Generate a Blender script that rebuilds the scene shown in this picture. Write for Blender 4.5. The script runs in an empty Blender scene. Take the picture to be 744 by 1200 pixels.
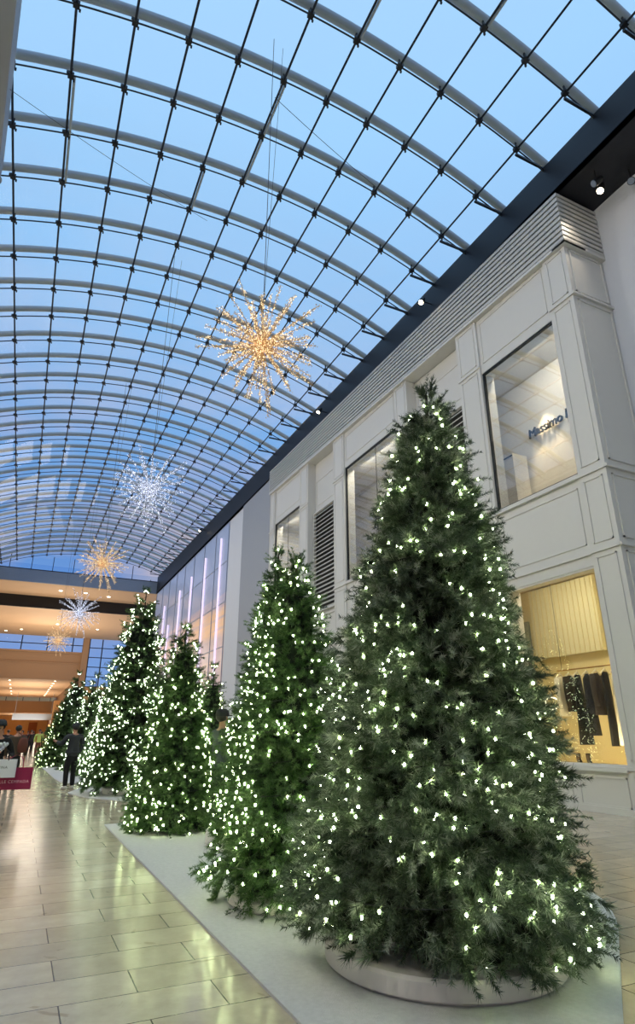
import bpy, bmesh, math, random
import numpy as np
from mathutils import Vector, Matrix, Euler
C = bpy.context.scene.collection
PI = math.pi
R = random.Random(7)

# ------------------------------------------------------------------ materials
def lin(c):
    return tuple(((v/255)/12.92 if v/255 <= .04045 else ((v/255+.055)/1.055)**2.4) for v in c)+(1,)
def nodes(name):
    m = bpy.data.materials.new(name); m.use_nodes = True
    nt = m.node_tree; b = nt.nodes['Principled BSDF']
    return m, nt, b
def plain(name, rgb, rough=.6, metal=0, var=.06, scale=6, spec=.5, bump=0, bscale=60):
    m, nt, b = nodes(name)
    tc = nt.nodes.new('ShaderNodeTexCoord'); n = nt.nodes.new('ShaderNodeTexNoise')
    n.inputs['Scale'].default_value = scale; n.inputs['Detail'].default_value = 4
    nt.links.new(tc.outputs['Object'], n.inputs['Vector'])
    mix = nt.nodes.new('ShaderNodeMix'); mix.data_type = 'RGBA'
    c = lin(rgb)
    mix.inputs['A'].default_value = tuple(v*(1-var) for v in c[:3])+(1,)
    mix.inputs['B'].default_value = tuple(min(1, v*(1+var)) for v in c[:3])+(1,)
    nt.links.new(n.outputs['Fac'], mix.inputs['Factor'])
    nt.links.new(mix.outputs['Result'], b.inputs['Base Color'])
    b.inputs['Roughness'].default_value = rough; b.inputs['Metallic'].default_value = metal
    b.inputs['Specular IOR Level'].default_value = spec
    if bump:
        n2 = nt.nodes.new('ShaderNodeTexNoise'); n2.inputs['Scale'].default_value = bscale
        nt.links.new(tc.outputs['Object'], n2.inputs['Vector'])
        bp = nt.nodes.new('ShaderNodeBump'); bp.inputs['Strength'].default_value = bump; bp.inputs['Distance'].default_value = .01
        nt.links.new(n2.outputs['Fac'], bp.inputs['Height']); nt.links.new(bp.outputs['Normal'], b.inputs['Normal'])
    return m
def glow(name, rgb, strength, base=None):
    m, nt, b = nodes(name)
    b.inputs['Base Color'].default_value = lin(base or rgb)
    b.inputs['Emission Color'].default_value = lin(rgb)
    b.inputs['Emission Strength'].default_value = strength
    return m
def glass(name, tint=(235, 242, 248), refl=.16, rough=.02, power=.5):
    m, nt, b = nodes(name); nt.nodes.remove(b)
    out = nt.nodes['Material Output']
    tr = nt.nodes.new('ShaderNodeBsdfTransparent'); tr.inputs[0].default_value = lin(tint)
    gl = nt.nodes.new('ShaderNodeBsdfGlossy'); gl.inputs['Roughness'].default_value = rough
    gl.inputs['Color'].default_value = (1, 1, 1, 1)
    lw = nt.nodes.new('ShaderNodeLayerWeight'); lw.inputs['Blend'].default_value = .35
    mp = nt.nodes.new('ShaderNodeMapRange')
    mp.inputs['To Min'].default_value = refl*.5; mp.inputs['To Max'].default_value = min(1, refl*3.2)
    nt.links.new(lw.outputs['Fresnel'], mp.inputs['Value'])
    mx = nt.nodes.new('ShaderNodeMixShader')
    nt.links.new(mp.outputs['Result'], mx.inputs[0]); nt.links.new(tr.outputs[0], mx.inputs[1]); nt.links.new(gl.outputs[0], mx.inputs[2])
    nt.links.new(mx.outputs[0], out.inputs['Surface'])
    return m

M = {}
M['wall'] = plain('painted_wall', (206, 204, 200), .55, var=.02)
M['panel'] = plain('painted_panelling', (214, 211, 205), .45, var=.02)
M['grey_wall'] = plain('grey_hoarding', (158, 161, 168), .6, var=.02)
M['white_wall'] = plain('white_plaster', (214, 215, 220), .6, var=.02)
M['navy'] = plain('navy_fascia', (14, 17, 26), .5, var=.08)
M['slat'] = plain('cornice_slat', (196, 194, 188), .4, var=.03)
M['slatback'] = plain('shadow_gap', (70, 70, 70), .8)
M['steel'] = plain('painted_steel_tube', (186, 194, 198), .45, .1, var=.05)
M['darksteel'] = plain('dark_glazing_bar', (34, 38, 44), .45, .3)
M['beige'] = plain('beige_ceiling', (206, 170, 132), .7, var=.03)
M['beige2'] = plain('tan_fascia', (176, 142, 108), .7, var=.04)
M['greyband'] = plain('grey_metal_fascia', (142, 152, 168), .4, .2)
M['black'] = plain('black_metal', (14, 14, 17), .5)
M['mat'] = plain('white_felt_mat', (206, 206, 205), .95, var=.16, scale=32, bump=.8, bscale=260)
M['plinth'] = plain('white_plinth', (232, 222, 220), .5, var=.01)
M['stone'] = plain('stone_skirting', (190, 182, 168), .4)
M['yellow_wall'] = plain('cream_display_wall', (226, 210, 160), .6, var=.02)
M['yellow_floor'] = plain('cream_display_floor', (238, 214, 150), .6, var=.04)
M['bronze'] = plain('brass', (190, 150, 90), .3, .8)
M['blackcloth'] = plain('black_cloth', (17, 16, 18), .85, var=.2, scale=12)
M['browncloth'] = plain('brown_cloth', (52, 42, 34), .9, var=.2, scale=12)
M['creamcloth'] = plain('cream_cloth', (244, 236, 212), .85, var=.05)
M['jacket'] = plain('charcoal_jacket', (42, 45, 52), .8, var=.15)
M['greyjacket'] = plain('grey_green_jacket', (62, 70, 72), .85, var=.12)
M['olive'] = plain('olive_brown_jacket', (74, 62, 48), .85, var=.12)
M['rust'] = plain('rust_backpack', (98, 52, 40), .8)
M['trouser'] = plain('black_trousers', (13, 13, 16), .85)
M['skin'] = plain('skin', (176, 128, 104), .5, var=.05)
M['hair'] = plain('black_hair', (16, 13, 12), .5)
M['cap'] = plain('black_cap', (18, 19, 24), .8)
M['greycap'] = plain('dark_grey_cap', (46, 50, 56), .85)
M['shoe'] = plain('white_sneaker', (200, 198, 194), .6)
M['blackshoe'] = plain('black_shoe', (20, 20, 22), .5)
M['magenta'] = plain('magenta_paper', (148, 22, 74), .45, var=.03)
M['whitepaper'] = plain('white_paper', (222, 222, 230), .5, var=.01)
M['fur'] = plain('white_fluff', (218, 220, 226), .95, bump=.8, bscale=90)
M['hivis'] = plain('yellow_safety_vest', (178, 196, 104), .7)
M['brownwood'] = plain('brown_timber', (124, 92, 62), .5, var=.15)
M['orange_wall'] = plain('warm_shop_wall', (232, 182, 122), .6)
M['rustdoor'] = plain('rust_panel', (160, 88, 40), .6)
M['wire'] = plain('thin_wire', (60, 62, 66), .5)
M['roofglass'] = glass('roof_glass', (242, 248, 253), .013)
M['frost'] = glass('stained_roof_glass', (176, 196, 220), .06, .3)
M['shopglass'] = glass('upper_shop_glass', (236, 238, 236), .065)
M['displayglass'] = glass('display_glass', (240, 240, 236), .025)
M['led'] = glow('downlight_lamp', (255, 236, 200), 14)
M['ledtube'] = glow('facade_led_tube', (226, 212, 236), .8)
M['crowd1'] = plain('dark_coat', (30, 28, 30), .8); M['crowd2'] = plain('red_brown_coat', (96, 44, 34), .8)
M['signdark'] = plain('sign_letters', (30, 29, 28), .6)
M['signpale'] = plain('pale_print', (236, 180, 200), .5)
M['trunk'] = plain('tree_trunk', (40, 32, 24), .9)
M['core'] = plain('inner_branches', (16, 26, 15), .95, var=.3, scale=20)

def foliage_mat(name, dark, mid, frost, frostamt):
    m, nt, b = nodes(name)
    at = nt.nodes.new('ShaderNodeAttribute'); at.attribute_name = 'tint'
    cr = nt.nodes.new('ShaderNodeValToRGB')
    e = cr.color_ramp.elements
    e[0].position = 0; e[0].color = lin(dark); e[1].position = 1-frostamt; e[1].color = lin(mid)
    x = e.new(1.0); x.color = lin(frost)
    nt.links.new(at.outputs['Fac'], cr.inputs['Fac']); nt.links.new(cr.outputs['Color'], b.inputs['Base Color'])
    b.inputs['Roughness'].default_value = .55; b.inputs['Specular IOR Level'].default_value = .35
    return m
M['needle_frosted'] = foliage_mat('frosted_pine_needles', (42, 56, 38), (98, 114, 88), (196, 200, 186), .36)
M['needle_green'] = foliage_mat('green_pine_needles', (36, 58, 28), (86, 118, 62), (158, 176, 130), .22)

def floor_mat():
    m, nt, b = nodes('limestone_tiles')
    tc = nt.nodes.new('ShaderNodeTexCoord')
    br = nt.nodes.new('ShaderNodeTexBrick')
    br.inputs['Scale'].default_value = 1; br.inputs['Brick Width'].default_value = .92; br.inputs['Row Height'].default_value = .41
    br.inputs['Mortar Size'].default_value = .0045; br.inputs['Mortar Smooth'].default_value = .1; br.inputs['Bias'].default_value = 0
    br.offset = .5
    br.inputs['Color1'].default_value = lin((196, 184, 160)); br.inputs['Color2'].default_value = lin((178, 166, 142)); br.inputs['Mortar'].default_value = lin((84, 78, 66))
    nt.links.new(tc.outputs['Object'], br.inputs['Vector'])
    n = nt.nodes.new('ShaderNodeTexNoise'); n.inputs['Scale'].default_value = 5; n.inputs['Detail'].default_value = 8; n.inputs['Roughness'].default_value = .65
    nt.links.new(tc.outputs['Object'], n.inputs['Vector'])
    mp = nt.nodes.new('ShaderNodeMapRange'); mp.inputs['From Min'].default_value = .3; mp.inputs['From Max'].default_value = .7
    mp.inputs['To Min'].default_value = .86; mp.inputs['To Max'].default_value = 1.1
    nt.links.new(n.outputs['Fac'], mp.inputs['Value'])
    mx = nt.nodes.new('ShaderNodeMix'); mx.data_type = 'RGBA'; mx.blend_type = 'MULTIPLY'; mx.inputs['Factor'].default_value = 1
    cb = nt.nodes.new('ShaderNodeCombineColor')
    for k in ('Red', 'Green', 'Blue'): nt.links.new(mp.outputs['Result'], cb.inputs[k])
    nt.links.new(br.outputs['Color'], mx.inputs['A']); nt.links.new(cb.outputs['Color'], mx.inputs['B'])
    # fossil veins
    v = nt.nodes.new('ShaderNodeTexNoise'); v.inputs['Scale'].default_value = 2.6; v.inputs['Detail'].default_value = 12; v.inputs['Distortion'].default_value = 2
    nt.links.new(tc.outputs['Object'], v.inputs['Vector'])
    vr = nt.nodes.new('ShaderNodeValToRGB'); q = vr.color_ramp.elements
    q[0].position = .655; q[0].color = (1, 1, 1, 1); q[1].position = .70; q[1].color = (.45, .41, .34, 1)
    nt.links.new(v.outputs['Fac'], vr.inputs['Fac'])
    m2 = nt.nodes.new('ShaderNodeMix'); m2.data_type = 'RGBA'; m2.blend_type = 'MULTIPLY'; m2.inputs['Factor'].default_value = .55
    nt.links.new(mx.outputs['Result'], m2.inputs['A']); nt.links.new(vr.outputs['Color'], m2.inputs['B'])
    nt.links.new(m2.outputs['Result'], b.inputs['Base Color'])
    b.inputs['Roughness'].default_value = .17; b.inputs['Specular IOR Level'].default_value = .55
    return m
M['floor'] = floor_mat()

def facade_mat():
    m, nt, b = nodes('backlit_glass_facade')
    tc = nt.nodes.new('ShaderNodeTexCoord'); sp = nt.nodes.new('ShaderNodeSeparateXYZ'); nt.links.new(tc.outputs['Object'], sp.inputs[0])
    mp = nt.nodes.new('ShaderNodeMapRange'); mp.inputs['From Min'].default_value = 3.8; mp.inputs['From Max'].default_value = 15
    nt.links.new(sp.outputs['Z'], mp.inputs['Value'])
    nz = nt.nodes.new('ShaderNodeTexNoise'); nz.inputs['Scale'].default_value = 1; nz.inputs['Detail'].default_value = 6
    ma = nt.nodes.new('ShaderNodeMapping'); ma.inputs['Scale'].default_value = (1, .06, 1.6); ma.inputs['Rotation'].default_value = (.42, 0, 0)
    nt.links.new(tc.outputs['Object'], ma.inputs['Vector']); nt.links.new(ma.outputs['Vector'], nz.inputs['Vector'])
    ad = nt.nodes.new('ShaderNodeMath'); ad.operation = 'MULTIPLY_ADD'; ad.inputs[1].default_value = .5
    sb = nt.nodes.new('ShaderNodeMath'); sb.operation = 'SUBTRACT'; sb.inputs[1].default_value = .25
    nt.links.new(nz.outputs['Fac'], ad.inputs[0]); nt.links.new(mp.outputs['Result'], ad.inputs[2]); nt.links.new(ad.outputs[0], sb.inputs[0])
    cr = nt.nodes.new('ShaderNodeValToRGB'); e = cr.color_ramp.elements  # colour ramp and slanted streaks paint reflections of the interior onto the glass
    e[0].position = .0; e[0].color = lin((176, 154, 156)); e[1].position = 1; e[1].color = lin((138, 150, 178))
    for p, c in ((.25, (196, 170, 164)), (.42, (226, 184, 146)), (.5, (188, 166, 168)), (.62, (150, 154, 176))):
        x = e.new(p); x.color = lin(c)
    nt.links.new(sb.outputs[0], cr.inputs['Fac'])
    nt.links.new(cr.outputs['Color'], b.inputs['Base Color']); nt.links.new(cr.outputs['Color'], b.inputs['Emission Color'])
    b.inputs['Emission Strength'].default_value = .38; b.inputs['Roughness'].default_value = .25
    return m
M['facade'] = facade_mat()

# ------------------------------------------------------------------ mesh builder
class MB:
    def __init__(s): s.v = []; s.f = []; s.mi = []; s.cur = 0
    def add(s, vs, fs):
        o = len(s.v); s.v += [tuple(p) for p in vs]
        for f in fs: s.f.append(tuple(i+o for i in f)); s.mi.append(s.cur)
        return s
    def box(s, x0, x1, y0, y1, z0, z1, dz=0, db=0):   # dz, db: extra height of top and bottom at the y1 end
        v = [(x0,y0,z0),(x1,y0,z0),(x1,y1,z0+db),(x0,y1,z0+db),(x0,y0,z1),(x1,y0,z1),(x1,y1,z1+dz),(x0,y1,z1+dz)]
        return s.add(v, [(0,3,2,1),(4,5,6,7),(0,1,5,4),(1,2,6,5),(2,3,7,6),(3,0,4,7)])
    def prism(s, poly, z0, z1):
        n = len(poly)
        v = [(x, y, z0) for x, y in poly]+[(x, y, z1) for x, y in poly]
        f = [tuple(range(n-1, -1, -1)), tuple(range(n, 2*n))]+[(i, (i+1) % n, n+(i+1) % n, n+i) for i in range(n)]
        return s.add(v, f)
    def tube(s, pts, r, n=8, cap=True):
        pts = [Vector(p) for p in pts]; k = len(pts); rs = r if isinstance(r, (list, tuple)) else [r]*k
        vs = []; up0 = None
        for i, p in enumerate(pts):
            t = (pts[min(i+1, k-1)]-pts[max(i-1, 0)]).normalized()
            if up0 is None: up0 = Vector((0,0,1)) if abs(t.z) < .9 else Vector((1,0,0))
            a = t.cross(up0).normalized(); b = t.cross(a).normalized(); up0 = b*-1 if False else up0
            for j in range(n):
                q = 2*PI*j/n; vs.append(p+a*math.cos(q)*rs[i]+b*math.sin(q)*rs[i])
        fs = [(i*n+j, i*n+(j+1) % n, (i+1)*n+(j+1) % n, (i+1)*n+j) for i in range(k-1) for j in range(n)]
        if cap: fs += [tuple(range(n-1, -1, -1)), tuple((k-1)*n+j for j in range(n))]
        return s.add(vs, fs)
    def lathe(s, prof, c=(0,0,0), n=48, sx=1, sy=1):
        vs = []
        for r, z in prof:
            for j in range(n):
                q = 2*PI*j/n; vs.append((c[0]+r*math.cos(q)*sx, c[1]+r*math.sin(q)*sy, c[2]+z))
        k = len(prof)
        fs = [(i*n+j, i*n+(j+1) % n, (i+1)*n+(j+1) % n, (i+1)*n+j) for i in range(k-1) for j in range(n)]
        fs += [tuple(range(n-1, -1, -1)), tuple((k-1)*n+j for j in range(n))]
        return s.add(vs, fs)
    def ball(s, c, r, seg=12, rings=8):
        if not isinstance(r, (tuple, list)): r = (r, r, r)
        vs = [(c[0], c[1], c[2]-r[2])]
        for i in range(1, rings):
            a = -PI/2+PI*i/rings
            for j in range(seg):
                q = 2*PI*j/seg; vs.append((c[0]+r[0]*math.cos(a)*math.cos(q), c[1]+r[1]*math.cos(a)*math.sin(q), c[2]+r[2]*math.sin(a)))
        vs.append((c[0], c[1], c[2]+r[2])); L = len(vs)-1
        fs = [(0, 1+(j+1) % seg, 1+j) for j in range(seg)]
        for i in range(rings-2):
            for j in range(seg): fs.append((1+i*seg+j, 1+i*seg+(j+1) % seg, 1+(i+1)*seg+(j+1) % seg, 1+(i+1)*seg+j))
        fs += [(L, 1+(rings-2)*seg+j, 1+(rings-2)*seg+(j+1) % seg) for j in range(seg)]
        return s.add(vs, fs)
    def build(s, name, mat, parent=None, smooth=False, loc=None, bevel=0):
        me = bpy.data.meshes.new(name); me.from_pydata(s.v, [], s.f)
        mats = mat if isinstance(mat, (list, tuple)) else [mat]
        for mm in mats: me.materials.append(mm)
        if len(mats) > 1: me.polygons.foreach_set('material_index', s.mi)
        if smooth: me.polygons.foreach_set('use_smooth', [True]*len(me.polygons))
        me.update()
        o = bpy.data.objects.new(name, me); C.objects.link(o)
        if parent: o.parent = parent
        if loc: o.location = loc
        if bevel:
            b = o.modifiers.new('bevel', 'BEVEL'); b.width = bevel; b.segments = 2; b.limit_method = 'ANGLE'
        return o
def tag(o, label=None, cat=None, group=None, kind=None):
    if label: o['label'] = label
    if cat: o['category'] = cat
    if group: o['group'] = group
    if kind: o['kind'] = kind
    return o
def empty(name, loc=(0,0,0), rz=0):
    o = bpy.data.objects.new(name, None); C.objects.link(o); o.location = loc; o.rotation_euler = (0, 0, rz); o.empty_display_size = .2
    return o
def struct(name, mb, mat, **k):
    o = mb.build(name, mat, **k); o['kind'] = 'structure'; return o

# ------------------------------------------------------------------ camera (744 x 1200 frame)
F = 690.0
pitch = math.atan(260/F); yaw = math.atan(352/(F/math.cos(pitch)))
cam = bpy.data.objects.new('camera', bpy.data.cameras.new('camera')); C.objects.link(cam)
cam.data.sensor_fit = 'VERTICAL'; cam.data.sensor_height = 36; cam.data.sensor_width = 36*744/1200
cam.data.lens = 36*F/1200
cam.location = (0, 0, 1.5); cam.rotation_euler = (PI/2+pitch, 0, -yaw)
cam.data.clip_end = 600
bpy.context.scene.camera = cam

# ------------------------------------------------------------------ world: dusk sky
w = bpy.data.worlds.new('dusk_sky'); bpy.context.scene.world = w; w.use_nodes = True
nt = w.node_tree; bg = nt.nodes['Background']
tc = nt.nodes.new('ShaderNodeTexCoord'); sp = nt.nodes.new('ShaderNodeSeparateXYZ'); nt.links.new(tc.outputs['Generated'], sp.inputs[0])
cr = nt.nodes.new('ShaderNodeValToRGB'); e = cr.color_ramp.elements
e[0].position = 0; e[0].color = lin((150, 172, 208)); e[1].position = 1; e[1].color = lin((172, 212, 246))
for p, c in ((.12, (112, 150, 208)), (.26, (94, 138, 200)), (.42, (114, 162, 216)), (.62, (142, 190, 234)), (.8, (160, 204, 242))):
    x = e.new(p); x.color = lin(c)
nt.links.new(sp.outputs['Z'], cr.inputs['Fac'])
mpg = nt.nodes.new('ShaderNodeMapping'); mpg.inputs['Scale'].default_value = (1.6, 1.0, 4.5); nt.links.new(tc.outputs['Generated'], mpg.inputs['Vector'])
nz = nt.nodes.new('ShaderNodeTexNoise'); nz.inputs['Scale'].default_value = 2.6; nz.inputs['Detail'].default_value = 6; nz.inputs['Roughness'].default_value = .55
nt.links.new(mpg.outputs['Vector'], nz.inputs['Vector'])
r2 = nt.nodes.new('ShaderNodeValToRGB'); q = r2.color_ramp.elements
q[0].position = .36; q[0].color = (0,0,0,1); q[1].position = .57; q[1].color = (1,1,1,1)
nt.links.new(nz.outputs['Fac'], r2.inputs['Fac'])
# cloud amount fades with height
hf = nt.nodes.new('ShaderNodeValToRGB'); q = hf.color_ramp.elements
q[0].position = .1; q[0].color = (.15,.15,.15,1); q[1].position = .75; q[1].color = (.12,.12,.12,1)
x = q.new(.30); x.color = (.85,.85,.85,1); x = q.new(.48); x.color = (.75,.75,.75,1)
nt.links.new(sp.outputs['Z'], hf.inputs['Fac'])
mu = nt.nodes.new('ShaderNodeMath'); mu.operation = 'MULTIPLY'; nt.links.new(r2.outputs['Color'], mu.inputs[0]); nt.links.new(hf.outputs['Color'], mu.inputs[1])
cc = nt.nodes.new('ShaderNodeValToRGB'); q = cc.color_ramp.elements
q[0].position = .0; q[0].color = lin((176, 168, 178)); q[1].position = .6; q[1].color = lin((168, 192, 224))
x = q.new(.33); x.color = lin((188, 174, 176)); x = q.new(.40); x.color = lin((166, 172, 204))
nt.links.new(sp.outputs['Z'], cc.inputs['Fac'])
mx = nt.nodes.new('ShaderNodeMix'); mx.data_type = 'RGBA'
nt.links.new(mu.outputs[0], mx.inputs['Factor']); nt.links.new(cr.outputs['Color'], mx.inputs['A']); nt.links.new(cc.outputs['Color'], mx.inputs['B'])
nt.links.new(mx.outputs['Result'], bg.inputs['Color']); bg.inputs['Strength'].default_value = 1.18

# ------------------------------------------------------------------ setting: floor and walls
struct('floor', MB().box(-14, 16, -10, 175, -.12, 0), M['floor'])
struct('wall_left', MB().box(-6.4, -6, -10, 175, 0, 15.9), M['wall'])
struct('wall_back', MB().box(-6, 16, -10.3, -10, 0, 17), M['wall'])
struct('baseboard_left', MB().box(-6, -5.94, -10, 175, 0, .25), M['stone'])
struct('wall_near', MB().box(12.35, 12.75, -10, 8.0, 0, 15.2), M['white_wall'])

XW = 11.0; DEP = .45
bays = [('p', 8.0, 8.75), ('w', 8.75, 11.54), ('p', 11.54, 12.5), ('l', 12.5, 15.4), ('p', 15.4, 16.2), ('w', 16.2, 20.3), ('p', 20.3, 21.3), ('l', 21.3, 24.0), ('p', 24.0, 25.0), ('w', 25.0, 28.4), ('p', 28.4, 29.1)]
def topz(y): return 13.5+.036*(y-8)
def lowtop(y): return 5.0
wr = empty('wall_right', (XW, 8, 0)); wr['kind'] = 'structure'
def part(mb, name, mat, par, **k):
    o = mb.build(name, mat, **k); o.parent = par; o.matrix_parent_inverse = Matrix.Translation(par.location).inverted() if par.rotation_euler.z == 0 else Matrix.Identity(4)
    return o
def moulding(mb, X, y0, y1, z0, z1, dz=0, t=.03, d=.02):
    mb.box(X-d, X, y0, y0+t, z0, z1); mb.box(X-d, X, y1-t, y1, z0, z1+dz)
    mb.box(X-d, X, y0, y1, z0, z0+t); mb.box(X-d, X, y0, y1, z1-t, z1, dz, dz)
shell = MB(); mould = MB()
wins = []
for k, a, b in bays:
    tz = topz(a); dz = topz(b)-tz
    if k == 'p':
        shell.box(XW-.06, XW+DEP, a, b, 0, tz, dz)
        for z0, z1 in ((.12, .72), (1.0, 5.15), (5.45, 6.95), (7.3, 11.75), (12.0, 13.35)):
            moulding(mould, XW-.06, a+.12, b-.12, z0, z1 if z1 < 13 else tz-.15)
        for z in (.82, 5.25, 7.08, 11.85):
            mould.box(XW-.1, XW, a-.01, b+.01, z, z+.07)
        mould.box(XW-.1, XW-.06, a-.01, b+.01, 0, .12)
    elif k == 'w':
        utop = 11.65 if a < 12 else 12.2
        shell.box(XW, XW+DEP, a, b, 0, .87); shell.box(XW, XW+DEP, a, b, 5.0, 7.22); shell.box(XW, XW+DEP, a, b, utop, tz, dz)
        n = 3 if b-a > 3.2 else 2; wdt = (b-a)/n
        for i in range(n): moulding(mould, XW, a+i*wdt+.1, a+(i+1)*wdt-.1, .12, .68)
        moulding(mould, XW, a+.12, b-.12, 5.5, 6.9); moulding(mould, XW, a+.12, b-.12, utop+.3, tz-.15)
        mould.box(XW-.09, XW, a, b, .78, .87); mould.box(XW-.05, XW, a, b, 5.25, 5.3); mould.box(XW-.08, XW, a, b, 7.1, 7.2)
        mould.box(XW-.05, XW, a, b, 0, .12)
        wins.append((a, b, .87, 5.0)); wins.append((a, b, 7.22, utop))
    else:
        shell.box(XW+.35, XW+DEP+.35, a, b, 0, tz, dz)
        shell.box(XW-.03, XW+.6, a, b, 13.42+.036*(a-8), 13.5+.036*(a-8), dz, dz)
        moulding(mould, XW+.35, a+.15, b-.15, 11.7, 13.0); moulding(mould, XW+.35, a+.15, b-.15, .3, 6.2)
        mould.box(XW+.3, XW+.35, a, b, 6.35, 6.45)
# return side of the corner pier
shell.box(XW+DEP, 12.35, 8.0, 8.3, 0, 13.5)
for z in (.82, 5.25, 7.08, 11.85): mould.box(XW-.1, 12.35, 7.93, 8.0, z, z+.07)
for z0, z1 in ((.12, .72), (1.0, 5.15), (5.45, 6.95), (7.3, 11.75), (12.0, 13.35)):
    for x0, x1 in ((XW+.08, 12.27),):
        mould.box(x0, x0+.035, 7.97, 8.0, z0, z1); mould.box(x1-.035, x1, 7.97, 8.0, z0, z1)
        mould.box(x0, x1, 7.97, 8.0, z0, z0+.035); mould.box(x0, x1, 7.97, 8.0, z1-.035, z1)
part(shell, 'wall_panel', M['panel'], wr); part(mould, 'moulding', M['panel'], wr)

# windows
wn = 0
for a, b, z0, z1 in wins:
    wn += 1
    e_ = empty('window_%d' % wn, (XW, a, z0)); e_['kind'] = 'structure'
    f = MB(); t = .05
    f.box(XW+.02, XW+.1, a, a+t, z0, z1); f.box(XW+.02, XW+.1, b-t, b, z0, z1); f.box(XW+.02, XW+.1, a, b, z0, z0+t); f.box(XW+.02, XW+.1, a, b, z1-t, z1)
    part(f, 'window_frame', M['darksteel'] if z0 > 5 else M['panel'], e_)
    part(MB().box(XW+.05, XW+.062, a+t, b-t, z0+t, z1-t), 'window_pane', M['shopglass' if z0 > 5 else 'displayglass'], e_)
    if z0 > 5 and b-a > 3.2: part(MB().box(XW+.035, XW+.05, a+1.62, a+1.635, z0+t, z1-t), 'glass_joint', M['darksteel'], e_)

# shop rooms behind the glass
def room(name, y0, y1, z0, z1, X1, mat, fmat, cmat):
    r = empty(name, (XW+DEP, y0, z0)); r['kind'] = 'structure'
    m = MB(); m.box(X1, X1+.1, y0, y1, z0, z1); m.box(XW+DEP, X1, y0-.1, y0, z0, z1); m.box(XW+DEP, X1, y1, y1+.1, z0, z1)
    part(m, 'room_wall', mat, r)
    part(MB().box(XW+DEP, X1+.1, y0-.1, y1+.1, z0-.08, z0), 'room_floor', fmat, r)
    part(MB().box(XW+DEP, X1+.1, y0-.1, y1+.1, z1, z1+.08), 'room_ceiling', cmat, r)
    return r
for i, (y0, y1) in enumerate(((8.45, 15.9), (16.15, 24.3), (24.6, 30.5))):
    room('wall_display_%d' % (i+1), y0, y1, .8, 5.6, 13.6, M['yellow_wall'], M['yellow_floor'], M['yellow_wall'])
    room('wall_upper_%d' % (i+1), y0, y1, 7.0, 12.6, 13.6, M['wall'], M['wall'], M['wall'])

def sign(y, z, X, mat, size=.425):
    cu = bpy.data.curves.new('sign_text', 'FONT'); cu.body = 'Massimo Dutti'; cu.size = size; cu.extrude = .03; cu.shear = .12; cu.space_character = .93
    t = bpy.data.objects.new('sign_text', cu); C.objects.link(t)
    dg = bpy.context.evaluated_depsgraph_get(); me = bpy.data.meshes.new_from_object(t.evaluated_get(dg)); bpy.data.objects.remove(t)
    me.materials.clear(); me.materials.append(mat)
    o = bpy.data.objects.new('shop_sign', me); C.objects.link(o)
    o.rotation_euler = (PI/2, 0, -PI/2); o.location = (X, y, z)
    return o
s1 = sign(12.4, 10.42, 13.5, M['signdark']); tag(s1, 'dark raised shop name lettering seen through the nearest upper window', 'sign')
s2 = sign(22.15, 10.42, 13.5, M['signdark']); tag(s2, 'dark raised lettering in the second upper window, half hidden by the tallest tree', 'sign')

# louvre grilles
def grille(a, b, z0, z1, label, n=24):
    g = empty('louver_grille', (XW+.3, a, z0)); tag(g, label, 'grille', 'louvre grilles between the upper windows')
    part(MB().box(XW+.33, XW+.345, a+.1, b-.1, z0, z1), 'back_panel', M['slatback'], g)
    f = MB()
    for y in (a+.06, b-.12): f.box(XW+.2, XW+.35, y, y+.06, z0, z1)
    f.box(XW+.2, XW+.35, a+.06, b-.06, z0-.05, z0); f.box(XW+.2, XW+.35, a+.06, b-.06, z1, z1+.05)
    part(f, 'frame', M['panel'], g)
    h = (z1-z0)/n
    for i in range(n):
        z = z0+i*h
        m = MB(); y0, y1 = a+.12, b-.12
        m.add([(XW+.33, y0, z+h*.75), (XW+.2, y0, z+h*.15), (XW+.2, y0, z+.0), (XW+.33, y0, z+h*.55), (XW+.33, y1, z+h*.75), (XW+.2, y1, z+h*.15), (XW+.2, y1, z), (XW+.33, y1, z+h*.55)],
              [(0,1,2,3), (7,6,5,4), (0,4,5,1), (1,5,6,2), (2,6,7,3), (3,7,4,0)])
        part(m, 'slat', M['slat'], g)
grille(12.5, 15.4, 6.6, 11.3, 'white slatted louvre grille beside the tallest tree, left of the nearest upper window')
grille(21.3, 24.0, 6.6, 11.3, 'white slatted louvre grille above the shorter trees, in the farther recessed bay')

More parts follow.
